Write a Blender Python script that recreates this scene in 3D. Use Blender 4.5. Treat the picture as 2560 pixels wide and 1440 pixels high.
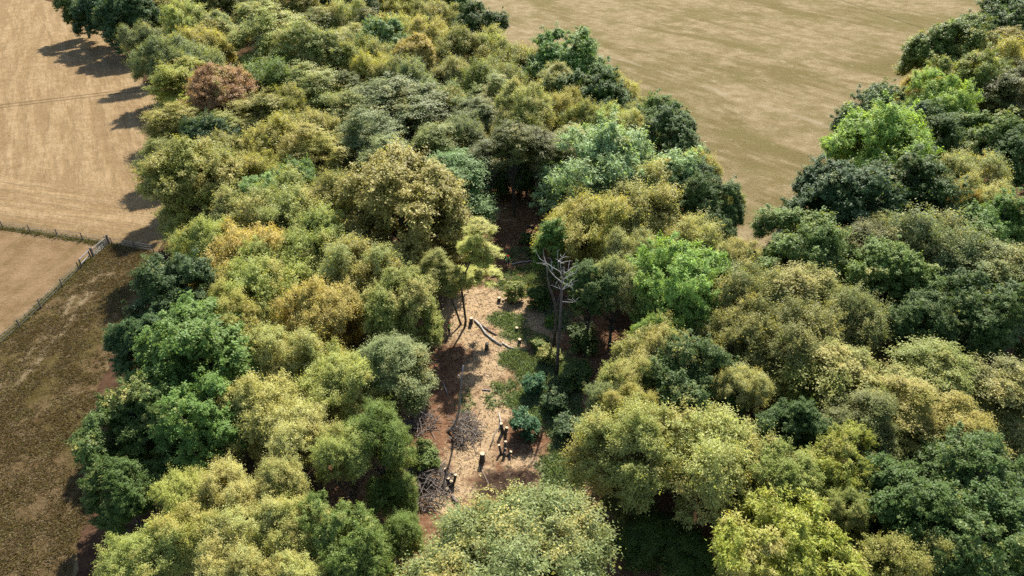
import bpy, bmesh, math, random
import numpy as np
from mathutils import Vector

for _o in list(bpy.data.objects):
    bpy.data.objects.remove(_o)
scene = bpy.context.scene
COL = scene.collection
R = math.radians

# ------------------------------------------------------------------ camera
CAM_H, PITCH, FPX = 50.0, R(35.0), 2560 * 24.0 / 36.0
cam = bpy.data.cameras.new('camera')
cam.lens, cam.sensor_width = 24.0, 36.0
cam.clip_start, cam.clip_end = 0.5, 6000.0
camo = bpy.data.objects.new('camera', cam)
camo.location = (0, 0, CAM_H)
camo.rotation_euler = (R(90) - PITCH, 0, 0)
COL.objects.link(camo)
scene.camera = camo

# ------------------------------------------------------------------ light
SUN_EL, SUN_AZ = R(45.0), R(13.0)          # the sun stands ahead of the camera, a little to the right
world = bpy.data.worlds.new('World')
scene.world = world
world.use_nodes = True
wn = world.node_tree.nodes
sky = wn.new('ShaderNodeTexSky')
sky.sky_type = 'NISHITA'
sky.sun_disc = False
sky.sun_elevation = SUN_EL
sky.sun_rotation = SUN_AZ
sky.air_density, sky.dust_density, sky.ozone_density = 1.0, 1.0, 1.0
bg = wn['Background']
bg.inputs['Strength'].default_value = 0.10
world.node_tree.links.new(sky.outputs['Color'], bg.inputs['Color'])
sun = bpy.data.lights.new('sun', 'SUN')
sun.energy, sun.angle, sun.color = 4.4, R(0.5), (1.0, 0.95, 0.87)
suno = bpy.data.objects.new('sun', sun)
sdir = Vector((math.sin(SUN_AZ) * math.cos(SUN_EL), math.cos(SUN_AZ) * math.cos(SUN_EL), math.sin(SUN_EL)))
suno.rotation_euler = sdir.to_track_quat('Z', 'Y').to_euler()
suno.location = (40, 200, 220)
COL.objects.link(suno)
scene.view_settings.view_transform = 'Standard'
scene.view_settings.look = 'None'
scene.view_settings.exposure = 1.80
scene.view_settings.gamma = 1.0
scene.render.engine = 'CYCLES'
cy = scene.cycles
cy.max_bounces, cy.diffuse_bounces, cy.glossy_bounces = 6, 4, 1
cy.transmission_bounces, cy.transparent_max_bounces = 3, 4
cy.use_denoising = False
cy.sample_clamp_indirect = 3.0
cy.caustics_reflective = cy.caustics_refractive = False

# ------------------------------------------------------------------ helpers
CP, SP = math.cos(PITCH), math.sin(PITCH)


def ray(u, v):
    a, b = (u - 1280) / FPX, (720 - v) / FPX
    return Vector((a, CP + b * SP, -SP + b * CP))


def at(u, v, z=0.0):
    """point where the line of sight of a photo pixel meets the height z"""
    d = ray(u, v)
    return Vector((0, 0, CAM_H)) + d * ((z - CAM_H) / d.z)


def atd(u, v, y):
    """point of a photo pixel on the upright plane at distance y"""
    d = ray(u, v)
    return Vector((0, 0, CAM_H)) + d * (y / d.y)


def depth(p):
    return p.y * CP + (CAM_H - p.z) * SP


def unit(a):
    return a / np.maximum(np.linalg.norm(a, axis=-1, keepdims=True), 1e-9)


def tag(o, label=None, cat=None, group=None, kind=None):
    if label: o['label'] = label
    if cat: o['category'] = cat
    if group: o['group'] = group
    if kind: o['kind'] = kind
    return o


def empty(name, loc, label=None, cat=None, group=None, rz=0.0):
    o = bpy.data.objects.new(name, None)
    o.location = loc
    o.rotation_euler[2] = rz
    o.empty_display_size = 0.2
    COL.objects.link(o)
    return tag(o, label, cat, group)


def link(name, me, mat=None, parent=None):
    if mat is not None and not me.materials:
        me.materials.append(mat)
    o = bpy.data.objects.new(name, me)
    COL.objects.link(o)
    if parent is not None:
        o.parent = parent
    return o


def np_mesh(name, V, F, smooth=False):
    """mesh from an (n,3) array and an (m,k) array of faces, all with k corners"""
    V = np.asarray(V, np.float32)
    F = np.asarray(F, np.int32)
    m, k = F.shape
    me = bpy.data.meshes.new(name)
    me.vertices.add(len(V))
    me.vertices.foreach_set('co', V.ravel())
    me.loops.add(m * k)
    me.loops.foreach_set('vertex_index', F.ravel())
    me.polygons.add(m)
    me.polygons.foreach_set('loop_start', np.arange(0, m * k, k, dtype=np.int32))
    if smooth:
        me.polygons.foreach_set('use_smooth', np.ones(m, bool))
    me.update(calc_edges=True)
    return me


class MB:
    """collects tubes, boxes and sheets, then links them as one mesh"""

    def __init__(self):
        self.v, self.f = [], []

    def tube(self, pts, rad, n=6, cap=True):
        pts = [Vector(p) for p in pts]
        base = len(self.v)
        x = None
        for i, p in enumerate(pts):
            a = pts[max(i - 1, 0)]
            b = pts[min(i + 1, len(pts) - 1)]
            t = (b - a)
            t = t.normalized() if t.length > 1e-6 else Vector((0, 0, 1))
            if x is None:
                x = t.orthogonal().normalized()
            else:
                x = (x - t * x.dot(t))
                x = x.normalized() if x.length > 1e-6 else t.orthogonal().normalized()
            y = t.cross(x)
            r = rad[i] if hasattr(rad, '__len__') else rad
            for k in range(n):
                q = 2 * math.pi * k / n
                self.v.append(p + (x * math.cos(q) + y * math.sin(q)) * r)
        for i in range(len(pts) - 1):
            for k in range(n):
                a, b = base + i * n + k, base + i * n + (k + 1) % n
                self.f.append((a, b, b + n, a + n))
        if cap:
            e = base + (len(pts) - 1) * n
            self.f.append(tuple(e + k for k in range(n)))
            self.f.append(tuple(base + n - 1 - k for k in range(n)))
        return self

    def bar(self, a, b, w, h, up=(0, 0, 1)):
        """box beam from a to b, w wide and h high"""
        a, b = Vector(a), Vector(b)
        t = (b - a).normalized()
        s = t.cross(Vector(up))
        s = s.normalized() if s.length > 1e-5 else t.orthogonal().normalized()
        u = s.cross(t)
        o = len(self.v)
        for p in (a, b):
            for sx, sy in ((-1, -1), (1, -1), (1, 1), (-1, 1)):
                self.v.append(p + s * (sx * w / 2) + u * (sy * h / 2))
        self.f += [(o + 3, o + 2, o + 1, o), (o + 4, o + 5, o + 6, o + 7)]
        for k in range(4):
            j = (k + 1) % 4
            self.f.append((o + k, o + j, o + 4 + j, o + 4 + k))
        return self

    def mesh(self, name, smooth=False):
        me = bpy.data.meshes.new(name)
        me.from_pydata([tuple(p) for p in self.v], [], self.f)
        if smooth:
            for p in me.polygons:
                p.use_smooth = True
        me.update()
        return me

    def build(self, name, mat, parent=None, smooth=False):
        return link(name, self.mesh(name, smooth), mat, parent)


class Noise:
    """smooth value noise in the plane"""

    def __init__(self, seed):
        self.g = np.random.default_rng(seed).random((256, 256))

    def __call__(self, x, y, s=1.0):
        x, y = np.asarray(x) / s + 1000, np.asarray(y) / s + 1000
        xi, yi = np.floor(x).astype(int), np.floor(y).astype(int)
        fx, fy = x - xi, y - yi
        fx, fy = fx * fx * (3 - 2 * fx), fy * fy * (3 - 2 * fy)
        g = self.g
        a, b = g[xi % 256, yi % 256], g[(xi + 1) % 256, yi % 256]
        c, d = g[xi % 256, (yi + 1) % 256], g[(xi + 1) % 256, (yi + 1) % 256]
        return (a * (1 - fx) + b * fx) * (1 - fy) + (c * (1 - fx) + d * fx) * fy


# ------------------------------------------------------------------ materials
class NT:
    """small wrapper for node trees"""

    def __init__(self, name):
        self.m = bpy.data.materials.new(name)
        self.m.use_nodes = True
        self.t = self.m.node_tree
        self.p = self.t.nodes['Principled BSDF']
        self.out = self.t.nodes['Material Output']
        self._pos = None

    def n(self, typ, **kw):
        o = self.t.nodes.new(typ)
        for k, v in kw.items():
            setattr(o, k, v)
        return o

    def l(self, a, b):
        self.t.links.new(a, b)

    def put(self, sock, v):
        if isinstance(v, bpy.types.NodeSocket):
            self.l(v, sock)
        elif isinstance(v, (tuple, list)) and len(v) == 3 and sock.type == 'RGBA':
            sock.default_value = (*v, 1)
        else:
            sock.default_value = v

    def pos(self):
        if self._pos is None:
            self._pos = self.n('ShaderNodeNewGeometry').outputs['Position']
        return self._pos

    def noise(self, scale, detail=4, rough=0.55, vec=None, dist=0.0):
        o = self.n('ShaderNodeTexNoise')
        self.l(vec or self.pos(), o.inputs['Vector'])
        o.inputs['Scale'].default_value = scale
        o.inputs['Detail'].default_value = detail
        o.inputs['Roughness'].default_value = rough
        o.inputs['Distortion'].default_value = dist
        return o.outputs['Fac']

    def ramp(self, fac, a, b, lo=0.0, hi=1.0):
        o = self.n('ShaderNodeMapRange', interpolation_type='SMOOTHSTEP')
        self.put(o.inputs['Value'], fac)
        o.inputs['From Min'].default_value, o.inputs['From Max'].default_value = a, b
        o.inputs['To Min'].default_value, o.inputs['To Max'].default_value = lo, hi
        return o.outputs['Result']

    def math(self, op, a, b=0.0):
        o = self.n('ShaderNodeMath', operation=op)
        self.put(o.inputs[0], a)
        self.put(o.inputs[1], b)
        return o.outputs[0]

    def mix(self, fac, a, b, mode='MIX'):
        o = self.n('ShaderNodeMix', data_type='RGBA', blend_type=mode)
        self.put(o.inputs['Factor'], fac)
        self.put(o.inputs['A'], a)
        self.put(o.inputs['B'], b)
        return o.outputs['Result']

    def dot(self, vec, n):
        o = self.n('ShaderNodeVectorMath', operation='DOT_PRODUCT')
        self.put(o.inputs[0], vec)
        o.inputs[1].default_value = n
        return o.outputs['Value']

    def along(self, d, sa, sb):
        """ground coordinates along and across a direction, each with its own scale"""
        o = self.n('ShaderNodeCombineXYZ')
        self.l(self.math('MULTIPLY', self.dot(self.pos(), (d[0], d[1], 0)), sa), o.inputs[0])
        self.l(self.math('MULTIPLY', self.dot(self.pos(), (-d[1], d[0], 0)), sb), o.inputs[1])
        return o.outputs[0]

    def attr(self, name, out='Fac', typ='GEOMETRY'):
        o = self.n('ShaderNodeAttribute', attribute_name=name, attribute_type=typ)
        return o.outputs[out]

    def bump(self, h, strength, dist):
        o = self.n('ShaderNodeBump')
        self.l(h, o.inputs['Height'])
        o.inputs['Strength'].default_value = strength
        o.inputs['Distance'].default_value = dist
        self.l(o.outputs['Normal'], self.p.inputs['Normal'])

    def done(self, col, rough=0.9, spec=0.2, gain=1.0):
        if gain != 1.0:
            col = self.mix(1.0, col, (gain, gain, gain), 'MULTIPLY')
        self.put(self.p.inputs['Base Color'], col)
        self.put(self.p.inputs['Roughness'], rough)
        self.p.inputs['Specular IOR Level'].default_value = spec
        return self.m


def simple(name, col, rough=0.8, spec=0.25, var=0.25, scale=6.0, metal=0.0):
    t = NT(name)
    f = t.noise(scale, 5, 0.6)
    c = t.mix(t.ramp(f, 0.3, 0.7), tuple(x * (1 - var) for x in col), tuple(min(1, x * (1 + var)) for x in col))
    t.p.inputs['Metallic'].default_value = metal
    return t.done(c, rough, spec)


def leaf_material(name, autumn, trans, gloss):
    t = NT(name)
    info = t.n('ShaderNodeObjectInfo')
    tone, clump = t.attr('tone'), t.attr('clump')
    k = t.math('ADD', t.math('MULTIPLY', tone, 0.55), t.math('MULTIPLY', clump, 0.45))
    shade = t.ramp(k, 0.1, 0.9, 0.76, 1.26)
    g = t.n('ShaderNodeCombineColor')
    for i in range(3):
        t.l(shade, g.inputs[i])
    c = t.mix(1.0, info.outputs['Color'], g.outputs[0], 'MULTIPLY')
    # some leaves and some sprays have turned
    q = t.math('ADD', t.math('MULTIPLY', clump, 0.6), t.math('MULTIPLY', tone, 0.4))
    al = t.math('SUBTRACT', 1.0, info.outputs['Alpha'])
    patch = t.noise(0.22, 2, 0.5)                      # turning comes in patches, here and there within a crown
    q = t.math('ADD', q, t.ramp(patch, 0.3, 0.7, -0.26, 0.26))
    d = t.math('SUBTRACT', q, al)
    c = t.mix(t.ramp(d, -0.12, 0.2), c, autumn)
    hsv = t.n('ShaderNodeHueSaturation')
    t.l(t.ramp(tone, 0, 1, 0.485, 0.515), hsv.inputs['Hue'])
    t.l(c, hsv.inputs['Color'])
    col = hsv.outputs['Color']
    t.done(col, 0.55, gloss)
    tr = t.n('ShaderNodeBsdfTranslucent')
    warm = t.mix(1.0, col, (1.15, 1.1, 0.55), 'MULTIPLY')
    t.l(warm, tr.inputs['Color'])
    mx = t.n('ShaderNodeMixShader')
    mx.inputs[0].default_value = trans
    t.l(t.p.outputs[0], mx.inputs[1])
    t.l(tr.outputs[0], mx.inputs[2])
    t.l(mx.outputs[0], t.out.inputs['Surface'])
    return t.m


LEAF = leaf_material('leaves', (0.40, 0.345, 0.11), 0.48, 0.22)


def bark_material(name, a, b):
    t = NT(name)
    f = t.noise(3.0, 6, 0.65)
    c = t.mix(t.ramp(f, 0.3, 0.7), a, b)
    t.bump(t.noise(14, 4), 0.5, 0.05)
    return t.done(c, 0.95, 0.1)


BARK = bark_material('bark', (0.04, 0.033, 0.025), (0.09, 0.078, 0.058))
DEAD = bark_material('dead_wood', (0.14, 0.128, 0.115), (0.32, 0.30, 0.27))
DEADBROWN = bark_material('dead_wood_brown', (0.06, 0.047, 0.037), (0.14, 0.11, 0.085))
TWIG = bark_material('twigs', (0.06, 0.05, 0.043), (0.16, 0.135, 0.115))
CUT = simple('cut_wood', (0.36, 0.28, 0.18), 0.8, 0.2, 0.15, 9)
FERN = leaf_material('fern', (0.16, 0.13, 0.05), 0.35, 0.2)
# ------------------------------------------------------------------ the ground
NZ = Noise(3)
GAIN = 0.385      # dry ground is dull: the picture is exposed for the trees


def sheet(name, pix, z, mat, jitter=0.5, step=2.0, raw=False):
    """flat sheet whose outline follows photo pixels on the ground, its edge uneven"""
    pts = [Vector(p) for p in pix] if raw else [at(u, v) for u, v in pix]
    out = []
    for i, a in enumerate(pts):
        b = pts[(i + 1) % len(pts)]
        k = max(1, int((b - a).length / step))
        for j in range(k):
            p = a.lerp(b, j / k)
            out.append((p.x + (float(NZ(p.x, p.y, 2.3)) - .5) * 2 * jitter,
                        p.y + (float(NZ(p.x + 77, p.y - 31, 2.3)) - .5) * 2 * jitter, z))
    bm = bmesh.new()
    f = bm.faces.new([bm.verts.new(p) for p in out])
    bmesh.ops.triangulate(bm, faces=[f])
    bmesh.ops.recalc_face_normals(bm, faces=bm.faces[:])
    if sum(x.normal.z for x in bm.faces) < 0:
        bmesh.ops.reverse_faces(bm, faces=bm.faces[:])
    me = bpy.data.meshes.new(name)
    bm.to_mesh(me)
    bm.free()
    return tag(link(name, me, mat), kind='structure')


def line_nd(a, b):
    """normal and offset of the ground line through two photo pixels"""
    p, q = at(*a), at(*b)
    d = (q - p).normalized()
    n = Vector((-d.y, d.x, 0))
    return n, n.dot(p)


def meadow_material():
    t = NT('dry_meadow_grass')
    dr = (0.64, -0.77)
    big = t.noise(1.0, 6, 0.62, vec=t.along(dr, 0.022, 0.055), dist=0.7)
    mid = t.noise(0.30, 6, 0.68)
    streak = t.noise(1.0, 5, 0.65, vec=t.along(dr, 0.10, 0.42))
    fine = t.noise(2.6, 4, 0.75)
    c = t.mix(t.ramp(mid, 0.3, 0.72), (0.38, 0.285, 0.145), (0.58, 0.46, 0.27))
    k = t.math('ADD', t.math('MULTIPLY', big, 0.7), t.math('MULTIPLY', streak, 0.3))
    c = t.mix(t.ramp(k, 0.46, 0.58, 0, 0.85), c, (0.28, 0.225, 0.095))
    c = t.mix(t.ramp(t.noise(0.06, 5, 0.65), 0.50, 0.62, 0, 0.65), c, (0.30, 0.25, 0.105))
    c = t.mix(t.ramp(t.noise(0.6, 3, 0.6), 0.60, 0.75, 0, 0.5), c, (0.60, 0.49, 0.32))
    c = t.mix(t.ramp(t.noise(0.45, 5, 0.75, dist=1), 0.62, 0.74, 0, 0.6), c, (0.22, 0.19, 0.085))
    c = t.mix(t.ramp(t.noise(0.11, 5, 0.7, dist=1), 0.60, 0.70, 0, 0.35), c, (0.25, 0.20, 0.10))
    # a worn path
    n, o = line_nd((1500, 135), (2120, 330))
    w = t.math('ABSOLUTE', t.math('ADD', t.math('SUBTRACT', t.dot(t.pos(), n), o), t.ramp(t.noise(0.05, 2), 0, 1, -3.0, 3.0)))
    c = t.mix(t.math('MULTIPLY', t.ramp(w, 0.1, 1.3, 0.5, 0), t.ramp(t.noise(0.16, 3), 0.35, 0.6)), c, (0.60, 0.50, 0.33))
    n, o = line_nd((2130, 10), (2420, 110))
    w = t.math('ABSOLUTE', t.math('SUBTRACT', t.dot(t.pos(), n), o))
    c = t.mix(t.ramp(w, 0.2, 0.9, 0.45, 0), c, (0.16, 0.13, 0.06))
    c = t.mix(t.ramp(fine, 0.25, 0.75, 0, 0.55), c, t.mix(1.0, c, (0.5, 0.47, 0.4), 'MULTIPLY'))
    t.bump(t.noise(2.2, 6, 0.8), 0.9, 0.35)
    return t.done(c, 0.95, 0.0, GAIN)


FENCE_N, FENCE_O = line_nd((77, 582), (335, 621))


def stubble_material():
    t = NT('mown_stubble')
    p = t.pos()
    wob = t.ramp(t.noise(0.035, 2), 0, 1, -3.0, 3.0)
    fine = t.noise(1.9, 5, 0.8)
    mid = t.noise(0.35, 5, 0.7)

    a = R(30)
    r1 = t.ramp(t.noise(1.0, 3, 0.6, vec=t.along((-math.sin(a), math.cos(a)), 0.045, 0.42), dist=0.25), 0.38, 0.62)
    f1 = t.ramp(t.noise(1.0, 3, 0.7, vec=t.along((-math.sin(a), math.cos(a)), 0.35, 1.7)), 0.4, 0.62)
    fd = (FENCE_N[1], -FENCE_N[0])
    r2 = t.ramp(t.noise(1.0, 4, 0.65, vec=t.along(fd, 0.05, 0.62), dist=0.25), 0.38, 0.62)
    head = t.ramp(t.math('ADD', t.math('SUBTRACT', t.dot(p, FENCE_N), FENCE_O), wob), 11, 17)
    r = t.mix(head, r2, r1)
    c = t.mix(t.ramp(mid, 0.3, 0.7), (0.43, 0.295, 0.15), (0.58, 0.42, 0.235))
    c = t.mix(t.math('MULTIPLY', r, 0.55), c, (0.29, 0.19, 0.09))
    c = t.mix(t.math('MULTIPLY', f1, 0.42), c, (0.30, 0.20, 0.10))
    c = t.mix(t.ramp(t.noise(1.2, 5, 0.75), 0.56, 0.72, 0, 0.7), c, (0.70, 0.55, 0.36))
    c = t.mix(t.ramp(t.noise(0.8, 5, 0.8), 0.62, 0.78, 0, 0.45), c, (0.20, 0.13, 0.06))
    c = t.mix(t.ramp(t.noise(0.04, 3), 0.5, 0.75, 0, 0.4), c, (0.31, 0.20, 0.11))
    n, o = line_nd((0, 266), (250, 236))
    w = t.math('ABSOLUTE', t.math('SUBTRACT', t.math('ABSOLUTE', t.math('SUBTRACT', t.dot(p, n), o)), 0.9))
    c = t.mix(t.ramp(w, 0.15, 0.6, 0.6, 0), c, (0.18, 0.12, 0.065))
    # rough unmown strip along the fence
    c = t.mix(t.ramp(t.math('ADD', t.math('SUBTRACT', t.dot(p, FENCE_N), FENCE_O), t.ramp(t.noise(0.5, 4), 0, 1, -2.0, 2.0)), 1.2, 3.2, 0.6, 0), c, (0.22, 0.15, 0.065))
    c = t.mix(t.ramp(fine, 0.2, 0.8, 0, 0.4), c, t.mix(1.0, c, (0.55, 0.5, 0.42), 'MULTIPLY'))
    h = t.math('ADD', t.math('MULTIPLY', r, -0.35), fine)
    t.bump(h, 0.8, 0.3)
    return t.done(c, 0.95, 0.0, GAIN * 1.1)


def lower_field_material():
    t = NT('dry_cut_field')
    q0, q1 = at(0, 855), at(205, 668)
    dv = (q1 - q0).normalized()
    st = t.noise(1.0, 5, 0.65, vec=t.along((dv.x, dv.y), 0.08, 0.6), dist=0.4)
    mid = t.noise(0.3, 5, 0.7)
    c = t.mix(t.ramp(mid, 0.3, 0.7), (0.27, 0.175, 0.085), (0.41, 0.275, 0.15))
    c = t.mix(t.ramp(st, 0.5, 0.72, 0, 0.6), c, (0.23, 0.165, 0.065))
    c = t.mix(t.ramp(t.noise(1.5, 5, 0.75), 0.62, 0.75, 0, 0.5), c, (0.50, 0.39, 0.26))
    n, o = line_nd((0, 855), (205, 668))
    c = t.mix(t.ramp(t.math('ADD', t.math('ABSOLUTE', t.math('SUBTRACT', t.dot(t.pos(), n), o)), t.ramp(t.noise(0.6, 4), 0, 1, -.8, .8)), 0.3, 1.4, 0.7, 0), c, (0.14, 0.125, 0.04))
    t.bump(t.noise(2.2, 6, 0.8), 0.8, 0.3)
    return t.done(c, 0.95, 0.0, GAIN)


def verge_material():
    t = NT('rough_dry_grass')
    big = t.noise(0.13, 4, 0.6)
    mid = t.noise(0.7, 5, 0.75, dist=0.8)
    fine = t.noise(3.5, 5, 0.8)
    c = t.mix(t.ramp(mid, 0.3, 0.7), (0.20, 0.13, 0.058), (0.42, 0.30, 0.155))
    c = t.mix(t.ramp(big, 0.47, 0.62, 0, 0.75), c, t.mix(t.ramp(mid, 0.3, 0.7), (0.15, 0.125, 0.035), (0.27, 0.21, 0.075)))
    n, o = line_nd((0, 985), (290, 650))
    d = t.math('ADD', t.math('SUBTRACT', t.dot(t.pos(), n), o), t.ramp(t.noise(0.08, 3), 0, 1, -1.4, 1.4))
    w = t.math('ABSOLUTE', t.math('SUBTRACT', t.math('ABSOLUTE', d), 0.75))
    c = t.mix(t.ramp(t.math('ADD', w, t.ramp(mid, 0.2, 0.8, 0.3, -0.2)), 0.05, 0.7, 0.75, 0), c, (0.60, 0.46, 0.27))
    c = t.mix(t.ramp(fine, 0.2, 0.8, 0, 0.55), c, t.mix(1.0, c, (0.45, 0.42, 0.36), 'MULTIPLY'))
    t.bump(t.noise(2.8, 6, 0.8), 1.0, 0.4)
    return t.done(c, 0.95, 0.0, GAIN * 0.92)


def litter_material():
    t = NT('leaf_litter')
    mid = t.noise(0.8, 5, 0.7)
    fine = t.noise(6, 5, 0.8)
    c = t.mix(t.ramp(mid, 0.3, 0.7), (0.09, 0.05, 0.03), (0.19, 0.11, 0.065))
    c = t.mix(t.ramp(fine, 0.5, 0.75, 0, 0.6), c, (0.26, 0.16, 0.09))
    c = t.mix(t.ramp(t.noise(0.5, 4, 0.6), 0.55, 0.7, 0, 0.5), c, (0.055, 0.07, 0.02))
    t.bump(fine, 0.8, 0.2)
    return t.done(c, 0.95, 0.0, GAIN)


def clearing_material():
    t = NT('felled_clearing_soil')
    fine = t.noise(5.5, 5, 0.8)
    mid = t.noise(1.3, 5, 0.75)
    chip, green, mud = t.attr('chip'), t.attr('green'), t.attr('mud')
    base = t.mix(t.ramp(mid, 0.3, 0.7), (0.15, 0.075, 0.04), (0.27, 0.155, 0.09))
    straw = t.mix(t.ramp(fine, 0.35, 0.7), (0.32, 0.205, 0.11), (0.62, 0.475, 0.30))
    straw = t.mix(t.ramp(mid, 0.35, 0.7, 0, 0.55), straw, (0.42, 0.29, 0.14))
    c = t.mix(t.ramp(t.math('ADD', chip, t.ramp(mid, 0.2, 0.8, -0.3, 0.3)), 0.25, 0.75), base, straw)
    g = t.mix(t.ramp(fine, 0.3, 0.7), (0.10, 0.13, 0.045), (0.28, 0.31, 0.15))
    c = t.mix(t.ramp(t.math('ADD', green, t.ramp(mid, 0.2, 0.8, -0.35, 0.35)), 0.35, 0.8, 0, 0.85), c, g)
    m = t.mix(t.ramp(mid, 0.3, 0.7), (0.035, 0.022, 0.016), (0.10, 0.065, 0.045))
    c = t.mix(t.ramp(t.math('ADD', mud, t.ramp(mid, 0.2, 0.8, -0.3, 0.3)), 0.3, 0.7), c, m)
    t.bump(t.math('ADD', fine, mid), 1.0, 0.15)
    return t.done(c, 0.95, 0.0, GAIN * 1.6)


# the meadow is the one sheet that runs to the horizon, the rest lie on it
sheet('meadow_ground', [(-3000, -1500, 0), (3000, -1500, 0), (3000, 4000, 0), (-3000, 4000, 0)], 0.0, meadow_material(), 0, 1e9, True)
EDGE_W = [(-60, 1800), (100, 1600), (175, 1440), (215, 1300), (205, 1200), (215, 1080), (250, 960), (290, 860), (368, 740), (395, 665), (400, 628),
          (425, 560), (445, 480), (445, 410), (430, 330), (400, 250), (350, 190), (345, 140), (290, 85), (210, 25), (150, 8), (60, -8), (0, -20), (-300, -60)]
EDGE_M = [(1150, -30), (1185, 40), (1270, 110), (1300, 160), (1480, 245), (1580, 330), (1720, 420), (1770, 500), (1820, 580), (1850, 640), (1880, 690), (1920, 680), (1950, 620), (2020, 550),
          (2080, 440), (2150, 370), (2280, 270), (2330, 190), (2430, 120), (2540, 60), (2700, -20), (3200, -30), (3300, 1800)]
sheet('woodland_floor', EDGE_W[::1] + [(-300, -100), (600, -110), (1100, -90)] + EDGE_M, 0.006, litter_material(), 0.8)
sheet('stubble_field', [(-500, 500), (77, 583), (335, 622)] + [(u - 4, v) for u, v in EDGE_W[10:]], 0.010, stubble_material(), 0.25)
sheet('lower_field', [(-500, 505), (77, 584), (230, 607), (262, 612), (228, 648), (205, 671), (0, 858), (-300, 1130)], 0.014, lower_field_material(), 0.15)
sheet('grass_verge', [(-60, 1800)] + EDGE_W[1:10] + [(380, 626), (335, 622.5), (266, 613), (228, 649), (205, 672), (0, 859), (-300, 1131), (-600, 1700)], 0.018, verge_material(), 0.2)

# ---- the felled clearing: a relief grid with chips, greenery and churned mud
GX, GY, GS = (-17.0, 12.5), (24.0, 104.0), 0.25
xs = np.arange(GX[0], GX[1], GS)
ys = np.arange(GY[0], GY[1], GS)
XX, YY = np.meshgrid(xs, ys)


def blobs(lst):
    w = np.zeros_like(XX)
    for u, v, ru, rv, k in lst:
        c, e, f = at(u, v), at(u + ru, v), at(u, v + rv)
        rx, ry = abs(e.x - c.x), abs(f.y - c.y)
        d = ((XX - c.x) / rx) ** 2 + ((YY - c.y) / ry) ** 2
        w = np.maximum(w, k * np.exp(-d ** 1.5 * 0.7))
    return w


wob = (NZ(XX, YY, 1.2) - .5) * .5 + (NZ(XX + 9, YY, 3.5) - .5) * .4
CHIP = blobs([(1220, 770, 120, 60, 1.0), (1300, 800, 90, 55, .95), (1170, 790, 80, 60, .95), (1240, 850, 80, 60, .8), (1210, 930, 60, 60, .7), (1225, 1010, 70, 60, .75),
              (1200, 1080, 60, 60, .8), (1170, 1150, 80, 60, .75), (1120, 1180, 70, 60, .7), (1310, 1165, 60, 40, .7), (1170, 1220, 90, 40, .6), (1370, 830, 40, 40, .6),
              (1110, 1250, 60, 40, .6), (1250, 545, 60, 30, .3), (1290, 600, 50, 30, .3), (1320, 640, 30, 15, .5)]) + wob * .8
GREEN = blobs([(1265, 805, 45, 22, .9), (1285, 835, 40, 22, .8), (1345, 855, 28, 20, .9), (1290, 900, 45, 28, .9), (1330, 930, 45, 50, 1.0), (1255, 970, 40, 18, .7),
               (1310, 1000, 55, 28, .9), (1345, 1030, 45, 40, .9), (1400, 1000, 60, 130, .9), (1420, 1120, 60, 120, .9), (1375, 1190, 40, 50, .9), (1270, 720, 60, 18, .6),
               (1340, 700, 60, 50, .8), (1290, 690, 60, 25, .6), (1230, 1000, 30, 30, .5), (1160, 1010, 40, 40, .5), (1300, 640, 60, 30, .55), (1390, 800, 40, 40, .6)]) + wob * .5
MUD = blobs([(1265, 1205, 80, 26, 1.0), (1310, 1195, 45, 18, 1.0), (1225, 1215, 45, 22, .85), (1250, 1235, 60, 18, .9), (1215, 1180, 30, 10, .5), (1285, 1175, 50, 12, .5), (1290, 1130, 40, 18, .35)]) + wob * .35
DX = np.minimum(np.minimum(XX - GX[0], GX[1] - XX) / 2.0, np.minimum(YY - GY[0], GY[1] - YY) / 2.0).clip(0, 1)
ZZ = .03 + DX * ((NZ(XX, YY, 2.0) - .5) * .12 + (NZ(XX, YY, .6) - .5) * .10 + .06 + MUD.clip(0, 1) * (np.abs(NZ(XX + 5, YY + 2 * XX * 0, .9) - .5) * .75 + (NZ(XX, YY, .45) - .5) * .3))
ny, nx = XX.shape
idx = np.arange(ny * nx).reshape(ny, nx)
quads = np.stack([idx[:-1, :-1], idx[:-1, 1:], idx[1:, 1:], idx[1:, :-1]], -1).reshape(-1, 4)
me = np_mesh('clearing_ground', np.stack([XX, YY, ZZ], -1).reshape(-1, 3), quads, True)
for nm, arr in (('chip', CHIP), ('green', GREEN), ('mud', MUD)):
    me.attributes.new(nm, 'FLOAT', 'POINT').data.foreach_set('value', arr.astype(np.float32).ravel())
tag(link('clearing_ground', me, clearing_material()), kind='structure')


def ground_z(x, y):
    if GX[0] < x < GX[1] - GS and GY[0] < y < GY[1] - GS:
        return float(ZZ[min(int(round((y - GY[0]) / GS)), ny - 1), min(int(round((x - GX[0]) / GS)), nx - 1)])
    return 0.006


def gat(u, v):
    p = at(u, v)
    p.z = ground_z(p.x, p.y)
    return p
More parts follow.
